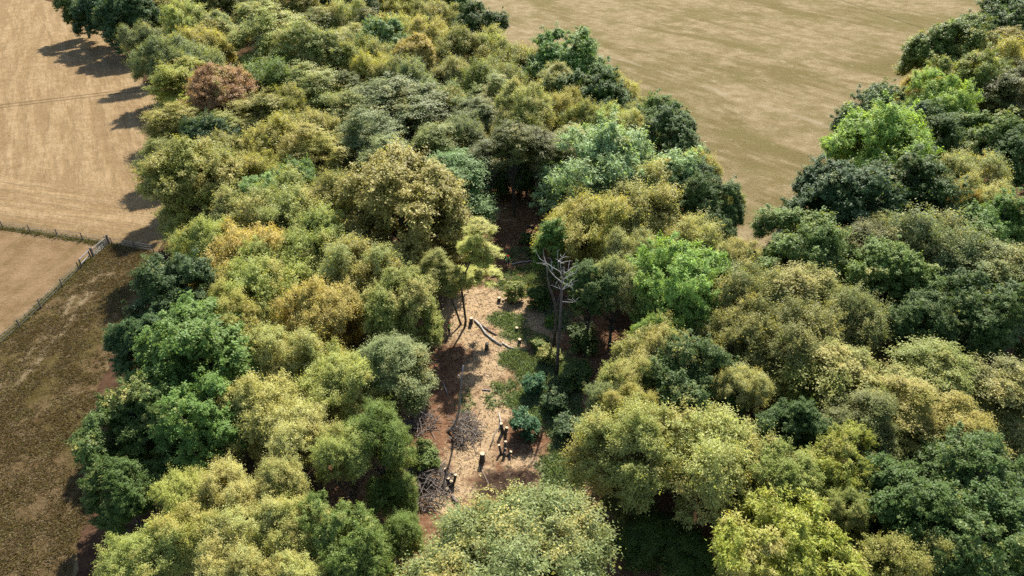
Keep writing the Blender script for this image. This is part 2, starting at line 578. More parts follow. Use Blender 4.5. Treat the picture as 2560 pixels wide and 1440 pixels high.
# ------------------------------------------------------------------ trees
KINDS = {
    # name, crown radius, crown half height, tree height, boughs, sprays per bough, leaves per spray, spray radius, leaf length, leaf width, flatness of spray, bough size, lobes, lobe size
    'o': ('oak_tree', 6.5, 5.6, 13.0, 88, 26, 66, .56, .21, .155, .62, .25, 9, .50),
    'd': ('maple_tree', 7.0, 5.8, 13.5, 130, 22, 64, .56, .185, .13, .70, .18, 7, .64),
    'l': ('hornbeam_tree', 5.5, 5.5, 13.0, 88, 20, 62, .80, .18, .13, .30, .24, 9, .46),
    't': ('wild_cherry_tree', 5.0, 3.9, 13.5, 44, 14, 50, .75, .19, .135, .35, .24, 6, .50),
    'a': ('ash_tree', 6.5, 5.2, 13.5, 90, 20, 72, .52, .25, .10, .75, .22, 8, .50),
    'w': ('sallow_tree', 6.0, 5.2, 12.0, 100, 19, 66, .62, .18, .105, .80, .21, 11, .42),
    'W': ('willow_tree', 8.0, 5.0, 11.0, 170, 20, 66, .60, .17, .085, .85, .150, 6, .72),
    's': ('young_tree', 3.0, 3.4, 8.5, 30, 14, 50, .46, .19, .135, .60, .30, 4, .60),
    'b': ('holly_bush', 1.5, 1.2, 2.2, 16, 12, 44, .32, .14, .10, .70, .34, 3, .70),
}


def leaf_mesh(name, rng, C, N, T, L, W, clump):
    """one small leaf face for every centre, its normal and its long axis"""
    N = unit(N)
    T = unit(T - N * (T * N).sum(1, keepdims=True))
    B = np.cross(N, T)
    n = len(C)
    V = np.empty((n, 3, 3), np.float32)
    V[:, 0] = C - T * L[:, None] * .42 + B * W[:, None] * .62
    V[:, 1] = C - T * L[:, None] * .30 - B * W[:, None] * .62
    V[:, 2] = C + T * L[:, None] * .72
    me = np_mesh(name, V.reshape(-1, 3), np.arange(n * 3).reshape(-1, 3))
    me.attributes.new('tone', 'FLOAT', 'FACE').data.foreach_set('value', rng.random(n).astype(np.float32))
    me.attributes.new('clump', 'FLOAT', 'FACE').data.foreach_set('value', clump.astype(np.float32))
    return me


def make_proto(kind, seed):
    name, r, b, h, nb, ns, nl, sr, ll, lw, flat, bs, nlobe, lsz = KINDS[kind]
    rng = np.random.default_rng(seed)
    # the crown is a group of uneven lobes, one of them the top
    i = np.arange(nlobe)
    ph = i * 2.39996 + rng.random() * 6 + rng.normal(0, .25, nlobe)
    lz = np.where(i == 0, .42, np.linspace(.38, -.52, nlobe)) + rng.normal(0, .07, nlobe)
    lr = np.where(i == 0, .10, (1 - lsz) * np.sqrt(np.clip(1.08 - (lz / .95) ** 2, .1, 1))) * (1 + (.3 if kind in 'dW' else 1.0) * rng.uniform(-.28, .30, nlobe))
    LC = np.stack([lr * np.cos(ph), lr * np.sin(ph), lz], 1)
    jt = .3 if kind in 'dW' else 1.0                                   # some kinds keep an even dome
    LR = lsz * (1 + jt * rng.uniform(-.34, .28, nlobe))
    # boughs over the lobes' surfaces, none buried inside another lobe
    BC, D = [], []
    while len(BC) < nb:
        j = rng.integers(nlobe)
        d = unit(rng.normal(size=3))
        if d[2] < -.55:
            continue
        p = LC[j] + d * LR[j] * rng.uniform(.68, .86)
        e = np.linalg.norm((p - LC) / LR[:, None], axis=1)
        e[j] = 9
        if e.min() < .62 and rng.random() < .85:
            continue
        BC.append(p)
        D.append(unit(d + .5 * unit(p)))
    D = np.array(D)
    BC = np.array(BC) * np.array([r, r, b])
    BR = r * bs * rng.uniform(.70, 1.35, nb)
    # sprays over each bough's upper and outer side
    bi = np.repeat(np.arange(nb), ns)
    n = len(bi)
    d = unit(rng.normal(size=(n, 3)))
    axis = unit(D[bi] * .7 + np.array([0, 0, .75]))
    s = (d * axis).sum(1)
    d = np.where((s < -.2)[:, None], d - 2 * s[:, None] * axis, d)
    zq = .60 if kind in 'lt' else .85
    SC = BC[bi] + d * (BR[bi] * rng.uniform(.55, 1.08, n))[:, None] * np.array([1, 1, zq])
    lead = rng.random(n) < .05                                        # leading shoots stand out of the outline
    SC += lead[:, None] * (axis * .5 + np.array([0, 0, .6])) * (BR[bi] * .55)[:, None]
    if kind in 'lt':
        SC[:, 2] -= .05 * (SC[:, 0] ** 2 + SC[:, 1] ** 2) / r
    SR = sr * rng.uniform(.55, 1.35, n)
    clump = rng.random(n) * .65 + rng.random(nb)[bi] * .35
    # leaves
    li = np.repeat(np.arange(n), nl)
    m = len(li)
    q = rng.normal(size=(m, 3))
    sd = unit(d + axis * .5 + rng.normal(0, .25, (n, 3)))              # each spray runs out along its own twig
    if kind in 'lt':
        sd = unit(sd * np.array([1, 1, .35]))
    al = (q * sd[li]).sum(1, keepdims=True)
    q = (q - al * sd[li]) * .72 + al * sd[li] * {'a': 1.15, 'o': 1.1, 'b': 1.0}.get(kind, 1.5)
    loc = q * SR[li][:, None] * .52 * np.array([1, 1, flat])
    C = SC[li] + loc
    nu = {'l': 1.4, 't': 1.4, 'a': .55, 'w': .55, 'W': .5, 'b': .6}.get(kind, .8)
    N = np.array([0, 0, nu]) + d[li] * .45 + rng.normal(0, .30, (m, 3))
    T = (unit(loc) + rng.normal(0, .35, (m, 3)) + np.array([0, 0, -.25])) if kind in 'awW' else rng.normal(size=(m, 3)) + d[li] * .5
    L = ll * rng.uniform(.65, 1.35, m)
    W = L * (lw / ll) * rng.uniform(.8, 1.2, m)
    zc = h - b
    C = C + np.array([0, 0, zc])
    C[:, 2] = np.maximum(C[:, 2], .10)
    crown = leaf_mesh(name + '_crown', rng, C, N, T, L, W, clump[li])
    crown.materials.append(LEAF)
    # trunk and limbs, the limbs reaching for boughs
    mb = MB()
    bend = rng.normal(0, .25, (4, 2))
    tr = .040 * r + .04
    fs = (0, .12, .35, .6, .85)
    path, rr = [], []
    for k, f in enumerate(fs):
        o = bend[min(k, 3)] * f
        path.append((o[0], o[1], -.15 if k == 0 else h * f * .92))
        rr.append(tr * (1.5, 1.05, .85, .55, .2)[k])
    mb.tube(path, rr, 8)
    tube_at = lambda f: Vector([np.interp(f, fs, [p[j] for p in path]) for j in range(3)])
    picks = list(rng.permutation(nb)[:{'b': 5, 's': 8}.get(kind, 22)])
    for k in picks:
        e = Vector(BC[k]) + Vector((0, 0, zc))
        f0 = float(np.clip(e.z / h * .55 + rng.normal(0, .05), .18, .78))
        a = tube_at(f0)
        mid = a.lerp(e, .5) + Vector((*rng.normal(0, .25, 2), -.04 * r))
        mb.tube([a, mid, e, a.lerp(e, 1.22)], [tr * .42, tr * .3, tr * .16, tr * .05], 5, False)
    trunk = mb.mesh(name + '_trunk', True)
    trunk.materials.append(BARK)
    return crown, trunk


N_PROTO = {'o': 3, 'd': 2, 'l': 3, 't': 1, 'a': 2, 'w': 4, 'W': 1, 's': 1, 'b': 1}
PROTO = {k: [make_proto(k, 100 * i + ord(k)) for i in range(n)] for k, n in N_PROTO.items()}

LEAFCOL = {  # leaf colour, share of leaves that have turned
    'D': ((.082, .126, .027), .08), 'DB': ((.066, .110, .034), .04), 'V': ((.128, .206, .038), .06), 'G': ((.146, .200, .045), .14), 'GY': ((.200, .226, .050), .28),
    'GG': ((.190, .222, .078), .24), 'M': ((.285, .375, .150), .06), 'BG': ((.230, .325, .064), .08), 'O': ((.245, .250, .054), .34), 'OB': ((.290, .258, .058), .30),
    'YG': ((.320, .345, .088), .32), 'Y': ((.370, .350, .076), .42), 'PY': ((.390, .385, .128), .36), 'OR': ((.395, .320, .078), .36), 'T': ((.285, .298, .096), .38),
    'R': ((.330, .205, .090), .12), 'DO': ((.140, .146, .036), .22), 'LW': ((.230, .265, .098), .30), 'BY': ((.280, .305, .050), .34), 'TB': ((.165, .245, .076), .12),
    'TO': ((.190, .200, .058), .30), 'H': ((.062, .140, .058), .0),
}

TREES = []
_ti = [0]


def crown_half(K, r, h):
    return min(h * .47, K[2] / K[1] * r * 1.12 + .5)


def place(kind, x, y, r, h, col, label, group='trees of the wood', var=None, rot=None, z=0.0, cat='tree'):
    K = KINDS[kind]
    i = _ti[0]
    _ti[0] += 1
    rnd = random.Random(i * 7 + 3)
    ps = PROTO[kind]
    crown, trunk = ps[(i if var is None else var) % len(ps)]
    root = empty(K[0], (x, y, z), label, cat, group, rnd.uniform(0, 6.28) if rot is None else rot)
    s = r / K[1]
    e = rnd.uniform(-.13, .13)
    root.scale = (s * (1 + e), s * (1 - e), s)
    c = link('crown', crown, None, root)
    cz = crown_half(K, r, h) / K[2]                     # the crown keeps its own roundness, the trunk takes up the height
    c.scale = (1, 1, cz / s)
    c.location = (0, 0, (h - K[3] * cz) / s)
    c['kind'] = 'stuff'
    base, al = LEAFCOL[col]
    j = rnd.uniform(.90, 1.10)
    c.color = (base[0] * j * rnd.uniform(.95, 1.05), base[1] * j, base[2] * j * rnd.uniform(.9, 1.1), max(0, al + rnd.uniform(-.05, .05)))
    tk = link('trunk', trunk, None, root)
    tk.scale = (1, 1, h / K[3] / s)
    TREES.append(root)
    return root


def plant(u, v, hw, kind, col, label, h=None):
    """a tree whose crown is centred on a photo pixel; its height follows its spread unless given"""
    K = KINDS[kind]
    r, zc, hh = 5.0, 7.0, h or 12.0
    for _ in range(4):
        p = at(u, v, zc)
        r = hw / FPX * depth(p)
        hh = h or min(16.5, max(8.0, 9.6 + .85 * r))
        zc = hh - crown_half(K, r * 1.08, hh)
    p = at(u, v, zc)
    # leaves reach beyond the boughs, so the crown is set a little smaller
    return place(kind, p.x, p.y, r * 1.08, hh, col, label)


TABLE = """
196 14 44 o D|small dark tree at the far corner of the stubble field, leftmost in the top row
256 34 58 o DB|dark blue-green tree beside the stubble field's far corner, second from the left
318 58 60 o DB|tall darkest tree on the far stubble edge, shadowing the field corner
402 28 55 l OB|brownish olive tree right of the dark far-corner trees
470 -12 60 l O|olive crown cut by the top edge above the pale yellow-green dome
466 66 58 w YG|pale yellow-green dome behind the grey-green stubble-edge tree
545 28 55 d DO|dull dark olive tree near the top edge, right of the pale dome
612 12 52 l GY|green-olive tree at the top edge, left of the dark brown dome
548 88 45 d T|small tan dome among the far left crowns
642 52 50 l YG|yellow-green layered crown left of the dark brown dome's foot
410 158 60 w GG|broad grey-green tree bulging over the stubble field's far edge
512 122 58 w Y|yellow-olive crown right of the grey-green stubble-edge tree
487 172 72 w GG|low grey-olive crown just above the golden layered edge tree
690 108 90 l YG|wide light yellow-green crown with dark hollow beneath, far left middle
470 236 78 l BY|golden layered tree on the stubble edge left of the russet tree
438 324 60 l OB|olive-gold lower tree overhanging the stubble field below the golden one
408 405 42 l O|narrow olive tree on the stubble edge between the olive-gold and the big olive trees
362 108 44 w GG|small grey-green tree at the stubble edge below the tall darkest tree
556 262 80 d R|russet-brown dead-leaved dome, the only rust-coloured tree
658 222 76 w G|fresh green rounded tree right of the russet dome
740 34 54 d OB|dark brown-olive dome close to the top edge
668 32 42 d GG|grey-green crown tucked left of the dark brown dome
795 8 48 o DB|dark bluish crown at the top edge right of the brown dome
905 26 64 d GG|wide grey-olive dome at the top edge, centre left
986 24 46 w Y|pale yellow crown at the top edge, centre
1058 12 50 w O|olive-yellow crown at the top edge left of the green corner tree
1136 8 44 o V|green tree at the meadow's far left corner, cut by the top edge
1198 66 60 o D|dark green tree jutting into the meadow below its far left corner
1092 52 55 w T|pale greyish-tan crown left of the dark meadow-corner tree
860 62 55 w YG|yellow-green ragged crown below the wide grey-olive dome
798 78 54 l GY|green-olive crown right of the light yellow-green wide crown
930 78 40 l DO|small dull olive crown above the dark green far-middle tree
1004 96 66 w Y|bright yellow upswept crown in the far middle
1085 108 54 w Y|yellow crown between the upswept yellow tree and the dark gold pair
1146 140 66 w O|dark gold-green crown near the meadow edge, far part of the wood
1226 126 50 w YG|pale yellow-green crown at the meadow edge below the dark jutting tree
886 106 42 l Y|small yellow crown left of the dark green far-middle tree
956 122 62 o TB|dark blue-green dome alone among yellow crowns, far middle
1042 152 50 d OR|small orange-yellow dome below the upswept yellow tree
850 120 46 w LW|pale whitish-green crown between two olive crowns, far middle
774 166 90 d GY|large olive-green dome below the wide light crown
922 166 66 w O|yellow-olive crown under the dark blue-green dome
868 214 34 l DO|dark small crown in a hollow between the big olive dome and the centre
958 192 58 w Y|yellow crown a little left of the wood's centre line, far half
796 244 72 l YG|stepped yellow-green tree with a pointed top right of the fresh green one
1018 212 66 w GG|grey-green crown below the orange-yellow dome
1132 206 58 w T|tan-olive crown far middle, right of the grey-green one
1240 216 74 w GY|green-olive broad crown two rows in from the meadow edge
1285 172 66 w O|yellow-olive crown left of the vivid green meadow oak
1410 178 88 o V|vivid green oak standing out on the meadow edge
1392 226 52 d T|tan smooth dome in front of the vivid green meadow oak
1490 252 80 o D|dark green spreading oak on the meadow edge below the vivid one
1548 236 44 w Y|yellowish crown rising behind the dark spreading meadow oak
1118 272 60 w LW|pale green crown with yellow tips, middle of the wood
1010 285 110 l GG|very wide grey-green crown in the middle of the wood
695 292 66 w O|olive crown right below the russet dome
645 322 72 l O|olive layered crown between the russet dome and the big olive edge tree
515 358 66 o DB|dark blue-green crown in shade below the russet dome
572 338 42 l YG|small yellow-green crown beside the shaded blue-green one
862 315 74 l GY|green-olive crown left of the very wide grey-green one
788 345 74 w O|olive crown with yellow tips, left middle
1315 275 62 w PY 17|bright straw-yellow tall tree above the shaded hollow
1300 322 64 w Y 15|golden lower crown above the shaded hollow
1195 300 52 l GG|grey-green crown left of the tall straw-yellow tree
1232 262 56 l GY|dark-sided green crown behind the tall straw-yellow tree
1400 292 58 w Y|yellow crown right of the tall straw-yellow tree
1470 318 60 w O|olive-yellow crown in front of the dark spreading meadow oak
1535 318 48 w YG|yellow-green crown behind the cream-topped small tree
1592 288 34 w LW|little pale crown on the meadow edge left of the bright green pair
1650 306 62 o V|bright green double-topped tree on the meadow edge
1578 332 50 w PY|small cream-yellow crown behind the mint-green ash
1690 372 78 o D|dark green tree on the meadow edge right of the mint-green ash
1440 372 56 l T|pale straw-brown drooping tree left of the mint-green ash
1530 438 150 a M|huge pale mint-green ash above the clearing's far right side
1742 428 50 w Y|yellow crown on the meadow edge below the dark green one
1720 470 70 o DB|dark blue-green round tree on the meadow edge right of the mint ash
1768 522 72 o D|dark green sprawling tree on the meadow edge above the field's narrow end
1826 512 34 w YG|slender pale yellow-green tree fringing the dark meadow-edge tree
702 382 84 w Y|broad yellow crown in the left half, above the bright pale-green tuft tree
800 402 66 l Y|yellow dark-speckled crown right of the broad yellow one
640 432 54 w Y|yellow crown squeezed right of the big olive edge tree
560 418 74 d O|olive dome, upper right shoulder of the big olive edge tree
498 486 114 d O|big olive dome on the stubble field edge above the gate
736 456 54 a TB|loose green tufted ash in the left half of the wood
686 494 58 a M|small bright pale-green tufted ash behind the tan crowns
932 372 76 l GG|dusky grey-green crown above the great brown-olive dome, left one
962 414 66 l LW|pale grey-green crown right behind the great brown-olive dome
1095 374 66 l GY|dull olive crown between the shaded gap and the blue-green layered tree
1160 338 56 w GG|silvery green crown left of the shaded hollow
1212 392 58 t DO 14|dark olive crown at the left rim of the shaded hollow
1285 348 60 t DO 16|dark tall-trunked tree at the back of the shaded hollow, left one
1350 362 56 t DO 15|dark tall-trunked tree at the back of the shaded hollow, right one
1405 388 46 t DO 13|dark slim tree between the shaded hollow and the mint-green ash
1252 428 46 l D 7|low shaded understorey tree in the hollow, left one
1318 436 48 l D 7|low shaded understorey tree in the hollow, middle one
1378 442 44 l D 7|low shaded understorey tree in the hollow, right one
1140 476 92 l TB|blue-green layered tree at the clearing's far left rim
1005 552 170 d OB|great brown-olive dome left of the clearing, the largest round crown
830 505 70 w O|olive crown filling the gap left of the great brown-olive dome
798 610 62 o G|green crown in shade at the left foot of the great dome
735 552 100 w T|broad tan-yellow crown left of the great brown-olive dome
640 560 84 w T|tan-grey crown behind the golden crown near the gate
530 620 72 w YG|pale yellow-green crown at the wood's edge by the gate
790 640 92 w YG|yellow-green crown with tan tips in front of the shaded green one
612 655 100 w OR|large golden crown beside the dark blue-green edge tree
890 690 95 w T|sparse tan-grey crown right in front of the great brown-olive dome
448 745 96 o DB|dark blue-green tree on the verge edge below the gate
352 868 68 o DB|low dark blue-green tree overhanging the grass verge
655 728 100 w YG|light yellow-green crown right of the dark blue-green edge tree
585 800 72 w Y|yellow crown wedged above the big verge oak
808 795 96 w OR|orange-gold crown in the middle of the left near wood
1000 782 98 d GY|green dome with gold tips on the clearing's left side
1088 690 44 l O|shaded olive crown under the great dome beside the yellow twin-stem tree
490 915 150 o V|big vivid dark green oak beside the grass verge, upper half
360 1080 116 o D|big dark oak bulging furthest over the grass verge
500 1070 104 o V|vivid green oak crown behind the cream-yellow tall tree
312 1232 72 o D|deeply shaded low oak at the verge by the bottom left
705 898 84 w PY|cream-yellow crown below the orange-gold one
655 1035 100 w PY|tall cream-yellow crown right of the verge oaks
735 1085 84 w PY|cream-yellow crown with dark trunk gap at its left foot
852 960 92 w YG|pale yellow-green crown between the cream-yellow and grey-green ones
986 932 78 l GG|grey-green tree with bare leaning trunk at the clearing's left rim
945 1085 72 w G|shaded green crown under the grey-green leaning tree
860 1120 70 w YG|yellow-green crown with shaded underside, left of the brush pile
470 1245 66 w YG|yellow crown in front of the shaded verge oak
572 1240 78 w PY|cream crown right of the dark trunk gap, near the bottom
700 1215 72 w T|tan crown with reddish twigs near the bottom left
490 1330 80 w Y|dull yellow crown second up from the bottom left
360 1398 82 w YG|yellow crown at the bottom edge nearest the grass verge
620 1340 84 w PY|pale cream crown in the bottom left thicket
745 1330 84 w YG|yellow-green crown in the bottom left thicket beside the green one
560 1425 86 w PY|cream crown cut by the bottom edge
735 1440 76 w PY|pale crown cut by the bottom edge left of the green tree
985 1232 58 w G 6|low shaded green shrub between the brush pile and the bottom left thicket
1000 1340 56 w G 6|low green shrub at the willow's left flank
1640 1345 70 l D 5|dark undergrowth in the black gap right of the willow
1575 1275 50 l DO 5|dull undergrowth under the spreading cream tree's left half
1730 1400 60 l D 5|dark undergrowth left of the lime-yellow tree
862 1365 100 a G|fresh green tree at the bottom edge left of the willow
1615 535 106 w PY|straw-coloured twin-topped tree below the mint-green ash
1470 568 98 w Y|golden tree overhanging the clearing's far right rim
1382 605 40 s V|small bright green tree at the clearing's right rim
1782 606 52 o D|dark green crown at the meadow's narrow end
1735 605 74 w PY|cream-yellow crown left of the meadow's narrow end
1832 645 54 w PY|cream-yellow crown at the meadow's tip
1595 645 66 w T|straw-tan crown between the golden tree and the bright green ash
1540 712 68 w T|tan twiggy crown right behind the dead snag
1478 715 60 o D|dark green tree between the dead snag and the tan twiggy crown
1690 722 125 a BG|bright green ash in the middle of the right wood
1640 836 50 a BG|small bright green ash sprouting below the bright green ash
1990 650 116 o G|broad green tree at the right wood's tip by the meadow
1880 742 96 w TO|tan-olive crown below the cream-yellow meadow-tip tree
1985 760 92 l O|olive crown below the broad green meadow-tip tree
2545 22 50 a V|green tree at the top right corner
2500 82 80 o D|dark green tree below the top right corner, on the meadow edge
2378 142 92 o G|green spreading tree on the right wood's meadow edge, far end
2512 132 56 l OB|olive-brown crown at the right edge near the top
2445 162 76 w Y|yellow crown in the right wood near the top
2302 222 40 w OR|small orange-yellow tree on the meadow's right edge
2428 216 84 a GY|light green feathery tree in the right wood near the top
2352 278 82 a BG|fresh green feathery tree on the meadow's right edge
2530 258 72 l DO|dark olive tree at the right edge, upper part
2205 306 96 o D|dark green tree behind the lime-green ash on the meadow edge
2178 378 122 a BG|lime-green ash standing out on the right wood's meadow edge
2340 354 62 o D|dark green round crown right of the lime-green ash
2462 368 84 o G|green crown at the right, level with the lime-green ash
2545 405 66 o D|dark green crown at the right edge below the green one
2400 448 72 w T|tan-olive rounded crown in the right wood's middle
2390 502 42 w OR|small orange-tan crown below the tan-olive one
2462 524 68 w PY|pale cream crown near the right edge
2082 528 116 o DB|dark blue-green oak on the meadow edge, its trunk showing
2262 512 118 o D|wide dark green crown right of the blue-green meadow oak
2195 600 46 l O|golden-olive layered tree in a shaded gap
2150 640 80 l DO|dark brown-olive tree in the shaded gap below the meadow oak
2510 588 92 o V|green crown at the right edge, middle height
2352 636 112 w GG|grey silvery crown in the right wood
2225 718 100 o G|mid-green round crown below the shaded gap
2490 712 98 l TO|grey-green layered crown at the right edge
2435 820 110 o D|dark shaded tree in the right wood's deep hollow
2290 830 80 o D|shaded crown left of the deep hollow
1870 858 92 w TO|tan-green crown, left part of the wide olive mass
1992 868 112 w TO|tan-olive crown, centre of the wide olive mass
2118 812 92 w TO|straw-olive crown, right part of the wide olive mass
2080 962 110 l O|olive crown, lower part of the wide olive mass
1655 888 88 w T|grey-tan dome above the dark green near-right tree
1560 962 62 w YG|pale yellow-grey crown left of the dark green near-right tree
1725 955 108 o D|dark green tree framed by yellow crowns, right of the clearing
1850 972 56 w PY|pale yellow crown right of the dark green framed tree
1512 995 40 w LW|silvery small crown at the clearing's right rim
1572 1020 56 w Y|bright yellow crown above the spreading cream tree
1582 1118 116 w YG|spreading cream-yellow tree at the clearing's near right, left half
1760 1138 134 w PY|spreading cream-yellow tree at the clearing's near right, right half
1990 1082 72 o D|shaded dark green crown right of the spreading cream tree
1942 1225 102 d GY|soft green dome below the spreading cream tree
2088 1192 98 a BY|golden-orange tufted dome in the near right wood
2328 968 104 l GY|green crown in front of the deep hollow
2238 1048 86 l OB|olive-brown crown left of the green crown by the hollow
2390 1092 84 l OB|brownish crown above the big near dark trees
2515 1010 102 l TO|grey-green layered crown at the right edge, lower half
2150 1075 80 l DO|shaded olive crown behind the golden-orange dome
2225 1290 128 o D|big dark green tree right of the golden-orange dome
2440 1225 140 o D|big dark green tree at the right edge, near the bottom
2420 1400 150 o D|big dark green tree at the bottom right corner
2110 1290 60 d GY|small yellow-green crown under the golden-orange dome
1965 1418 172 a BY|lime-yellow tufted tree at the bottom edge
2250 1425 92 w O|olive crown at the bottom edge right of the lime-yellow tree
"""
for row in TABLE.strip().splitlines():
    dat, label = row.split('|')
    q = dat.split()
    plant(float(q[0]), float(q[1]), float(q[2]), q[3], q[4], label, float(q[5]) if len(q) > 5 else None)
plant(1268, 1490, 280, 'W', 'LW', 'wide pale silvery-green willow filling the bottom centre', 11.0)
# ------------------------------------------------------------------ the clearing's trees
def stem_path(pix, y, push=0.0):
    out = []
    for k, (u, v) in enumerate(pix):
        out.append(atd(u, v, y + push * k))
    return out


def rel(pts, o):
    return [p - Vector(o) for p in pts]


# yellow tree on two thin stems
b0 = gat(1161, 814)
root = empty('hornbeam_tree', b0, 'bright yellow tree on two thin bare stems in the clearing', 'tree', 'trees of the wood')
st = rel(stem_path([(1163, 816), (1164, 800), (1161, 775), (1157, 748), (1154, 722), (1160, 690), (1175, 655), (1186, 612), (1188, 575)], b0.y), b0)
st[0].z = -.15
MB().tube(st, [.17, .14, .13, .12, .11, .10, .08, .05, .02], 7).build('stem', BARK, root, True)
st = rel(stem_path([(1153, 810), (1146, 793), (1138, 770), (1129, 750), (1121, 732), (1128, 705), (1150, 670), (1165, 640)], b0.y, .12), b0)
st[0].z = -.15
MB().tube(st, [.15, .12, .11, .10, .09, .08, .06, .03], 7).build('stem', BARK, root, True)
for k, (u, v, r_, hb) in enumerate(((1200, 568, 1.7, 1.3), (1178, 610, 1.6, 1.1), (1206, 630, 2.0, 1.3), (1150, 690, 1.9, 1.0), (1196, 690, 2.2, 1.2))):
    c = link('crown', PROTO['t'][0][0], None, root)
    cc = atd(u, v, b0.y + .3) - b0
    sz = hb / 3.9
    c.scale = (r_ / 5, r_ / 5, sz)
    c.location = (cc.x, cc.y, cc.z - 9.6 * sz)
    c.rotation_euler[2] = k * 2.1
    c.color = (.40, .41, .09, .35)
    c['kind'] = 'stuff'

# the bleached snag, its limbs read off against its own distance
b0 = gat(1391, 935)
root = empty('dead_snag', b0, 'tall bleached leafless snag with forked limbs at the clearing\'s right', 'tree')
ys = b0.y
tr = rel(stem_path([(1391, 937), (1394, 890), (1398, 840), (1401, 790), (1403, 750), (1404, 705)], ys), b0)
tr[0].z = -.2
MB().tube(tr, [.25, .18, .155, .135, .12, .085], 8).build('trunk', DEADBROWN, root, True)
rnd = random.Random(5)
LIMBS = [([(1404, 708), (1400, 702), (1387, 692), (1373, 675), (1367, 658), (1348, 646)], .10, -.3), ([(1366, 657), (1363, 652), (1359, 638)], .05, .2),
         ([(1404, 706), (1406, 697), (1400, 679), (1378, 666), (1369, 659)], .09, .35), ([(1405, 700), (1409, 683), (1411, 666)], .06, -.3), ([(1404, 692), (1402, 670), (1400, 646)], .07, .3),
         ([(1396, 678), (1395, 650), (1393, 626)], .05, -.2), ([(1404, 710), (1410, 697), (1426, 688), (1440, 682), (1442, 671)], .08, .25), ([(1408, 686), (1424, 675)], .045, .3),
         ([(1403, 724), (1400, 722), (1378, 713)], .06, -.35), ([(1403, 730), (1406, 725), (1413, 715), (1422, 713), (1431, 721), (1434, 730)], .06, .2), ([(1407, 724), (1411, 722), (1433, 711)], .045, -.3),
         ([(1402, 754), (1406, 754), (1428, 756), (1441, 754)], .06, .25), ([(1387, 692), (1380, 672), (1378, 655)], .04, -.2), ([(1400, 660), (1406, 648), (1405, 640)], .03, .2)]
for pix, r0, push in LIMBS:
    pts = rel(stem_path(pix, ys, push), b0)
    MB().tube(pts, list(np.linspace(r0 * .62, .018, len(pts))), 5).build('limb', DEAD, root, True)

# twigs off the limbs
for pix, r0, push in LIMBS:
    pts = rel(stem_path(pix, ys, push), b0)
    for _ in range(3):
        k_ = rnd.randrange(1, len(pts))
        e_ = pts[k_].lerp(pts[k_ - 1], rnd.random() * .6)
        q_ = e_ + Vector((rnd.gauss(0, .5), rnd.gauss(0, .4), rnd.uniform(.1, .9)))
        MB().tube([e_, e_.lerp(q_, .5) + Vector((rnd.gauss(0, .1), 0, .05)), q_], [.028, .02, .01], 4).build('twig', DEAD, root)
b0 = gat(1384, 868)
root = empty('dead_tree', b0, 'thin dark bare trunk leaning just left of the bleached snag', 'tree')
pts = rel(stem_path([(1384, 870), (1388, 820), (1391, 775), (1383, 745), (1373, 718), (1368, 690), (1367, 668)], b0.y), b0)
pts[0].z = -.15
MB().tube(pts, [.2, .17, .15, .12, .1, .07, .04], 7).build('trunk', DEADBROWN, root, True)
MB().tube(rel(stem_path([(1391, 778), (1396, 752), (1399, 735)], b0.y), b0), [.09, .06, .03], 5).build('limb', DEADBROWN, root, True)

b0 = gat(1119, 1081)
root = empty('dead_pole', b0, 'slender curved dead pole with a small fork, standing at the clearing\'s left', 'tree')
pts = rel(stem_path([(1117, 1083), (1130, 1070), (1141, 1052), (1147, 1030), (1150, 1000), (1152, 965), (1155, 940), (1158, 914)], b0.y), b0)
pts[0].z = -.1
MB().tube(pts, [.13, .12, .11, .10, .09, .08, .06, .04], 7).build('trunk', DEAD, root, True)
MB().tube(rel(stem_path([(1153, 950), (1149, 942), (1145, 937)], b0.y), b0), [.06, .05, .03], 5).build('limb', DEAD, root, True)

# ------------------------------------------------------------------ stumps
def stump(name, base, stems, rad, label):
    b = gat(*base)
    root = empty(name, b, label, 'stump', 'freshly cut stumps in the clearing')
    for u, v, z in stems:
        p = at(u, v, b.z + z) - b
        foot = Vector((p.x * .35, p.y * .35, -.12))
        rr = rad * rnd.uniform(.85, 1.15)
        m = foot.lerp(p, .55) + Vector((p.x * .10, p.y * .10, 0))
        o = MB().tube([foot, foot.lerp(m, .4), m, p], [rr * 1.5, rr * 1.15, rr * 1.02, rr], 10).build('stem', BARK, root, True)
        d = (p - m).normalized()
        MB().tube([p + d * .001, p + d * .035], [rr * .95, rr * .93], 10).build('cut_face', CUT, o)
    return root


stump('coppice_stump', (1124, 1216), [(1113, 1172, 1.15), (1121, 1196, .8), (1139, 1187, 1.35), (1128, 1203, .65), (1118, 1222, .4)], .15, 'many-stemmed cut stool beside the brush pile, nearest the willow')
stump('tree_stump', (1204, 1153), [(1206, 1134, 1.15)], .24, 'thick single stump alone above the churned mud')
stump('coppice_stump', (1258, 1142), [(1248, 1113, 1.0), (1264, 1104, 1.3), (1263, 1121, .85), (1262, 1131, .6), (1277, 1129, .6)], .12, 'many-stemmed mossy cut stool right of the thick single stump')
stump('coppice_stump', (1259, 1084), [(1253, 1059, 1.3), (1267, 1069, .8)], .16, 'two-stemmed stump left of the glossy holly bush')
stump('tree_stump', (1216, 873), [(1217, 859, .9)], .18, 'short stump where the two long logs meet')
stump('tree_stump', (1298, 857), [(1299, 848, .55)], .20, 'dark stump right of the long logs')
stump('tree_stump', (1292, 828), [(1292, 819, .55)], .19, 'small stump behind the pale green brash patch')
stump('tree_stump', (1247, 753), [(1248, 744, .55)], .20, 'white-topped stump at the far edge of the sunlit chips')
stump('tree_stump', (1257, 752), [(1258, 749, .22)], .17, 'low flat stump next to the white-topped one')
stump('tree_stump', (1176, 809), [(1178, 795, .9)], .20, 'stump right beside the yellow tree\'s twin stems')

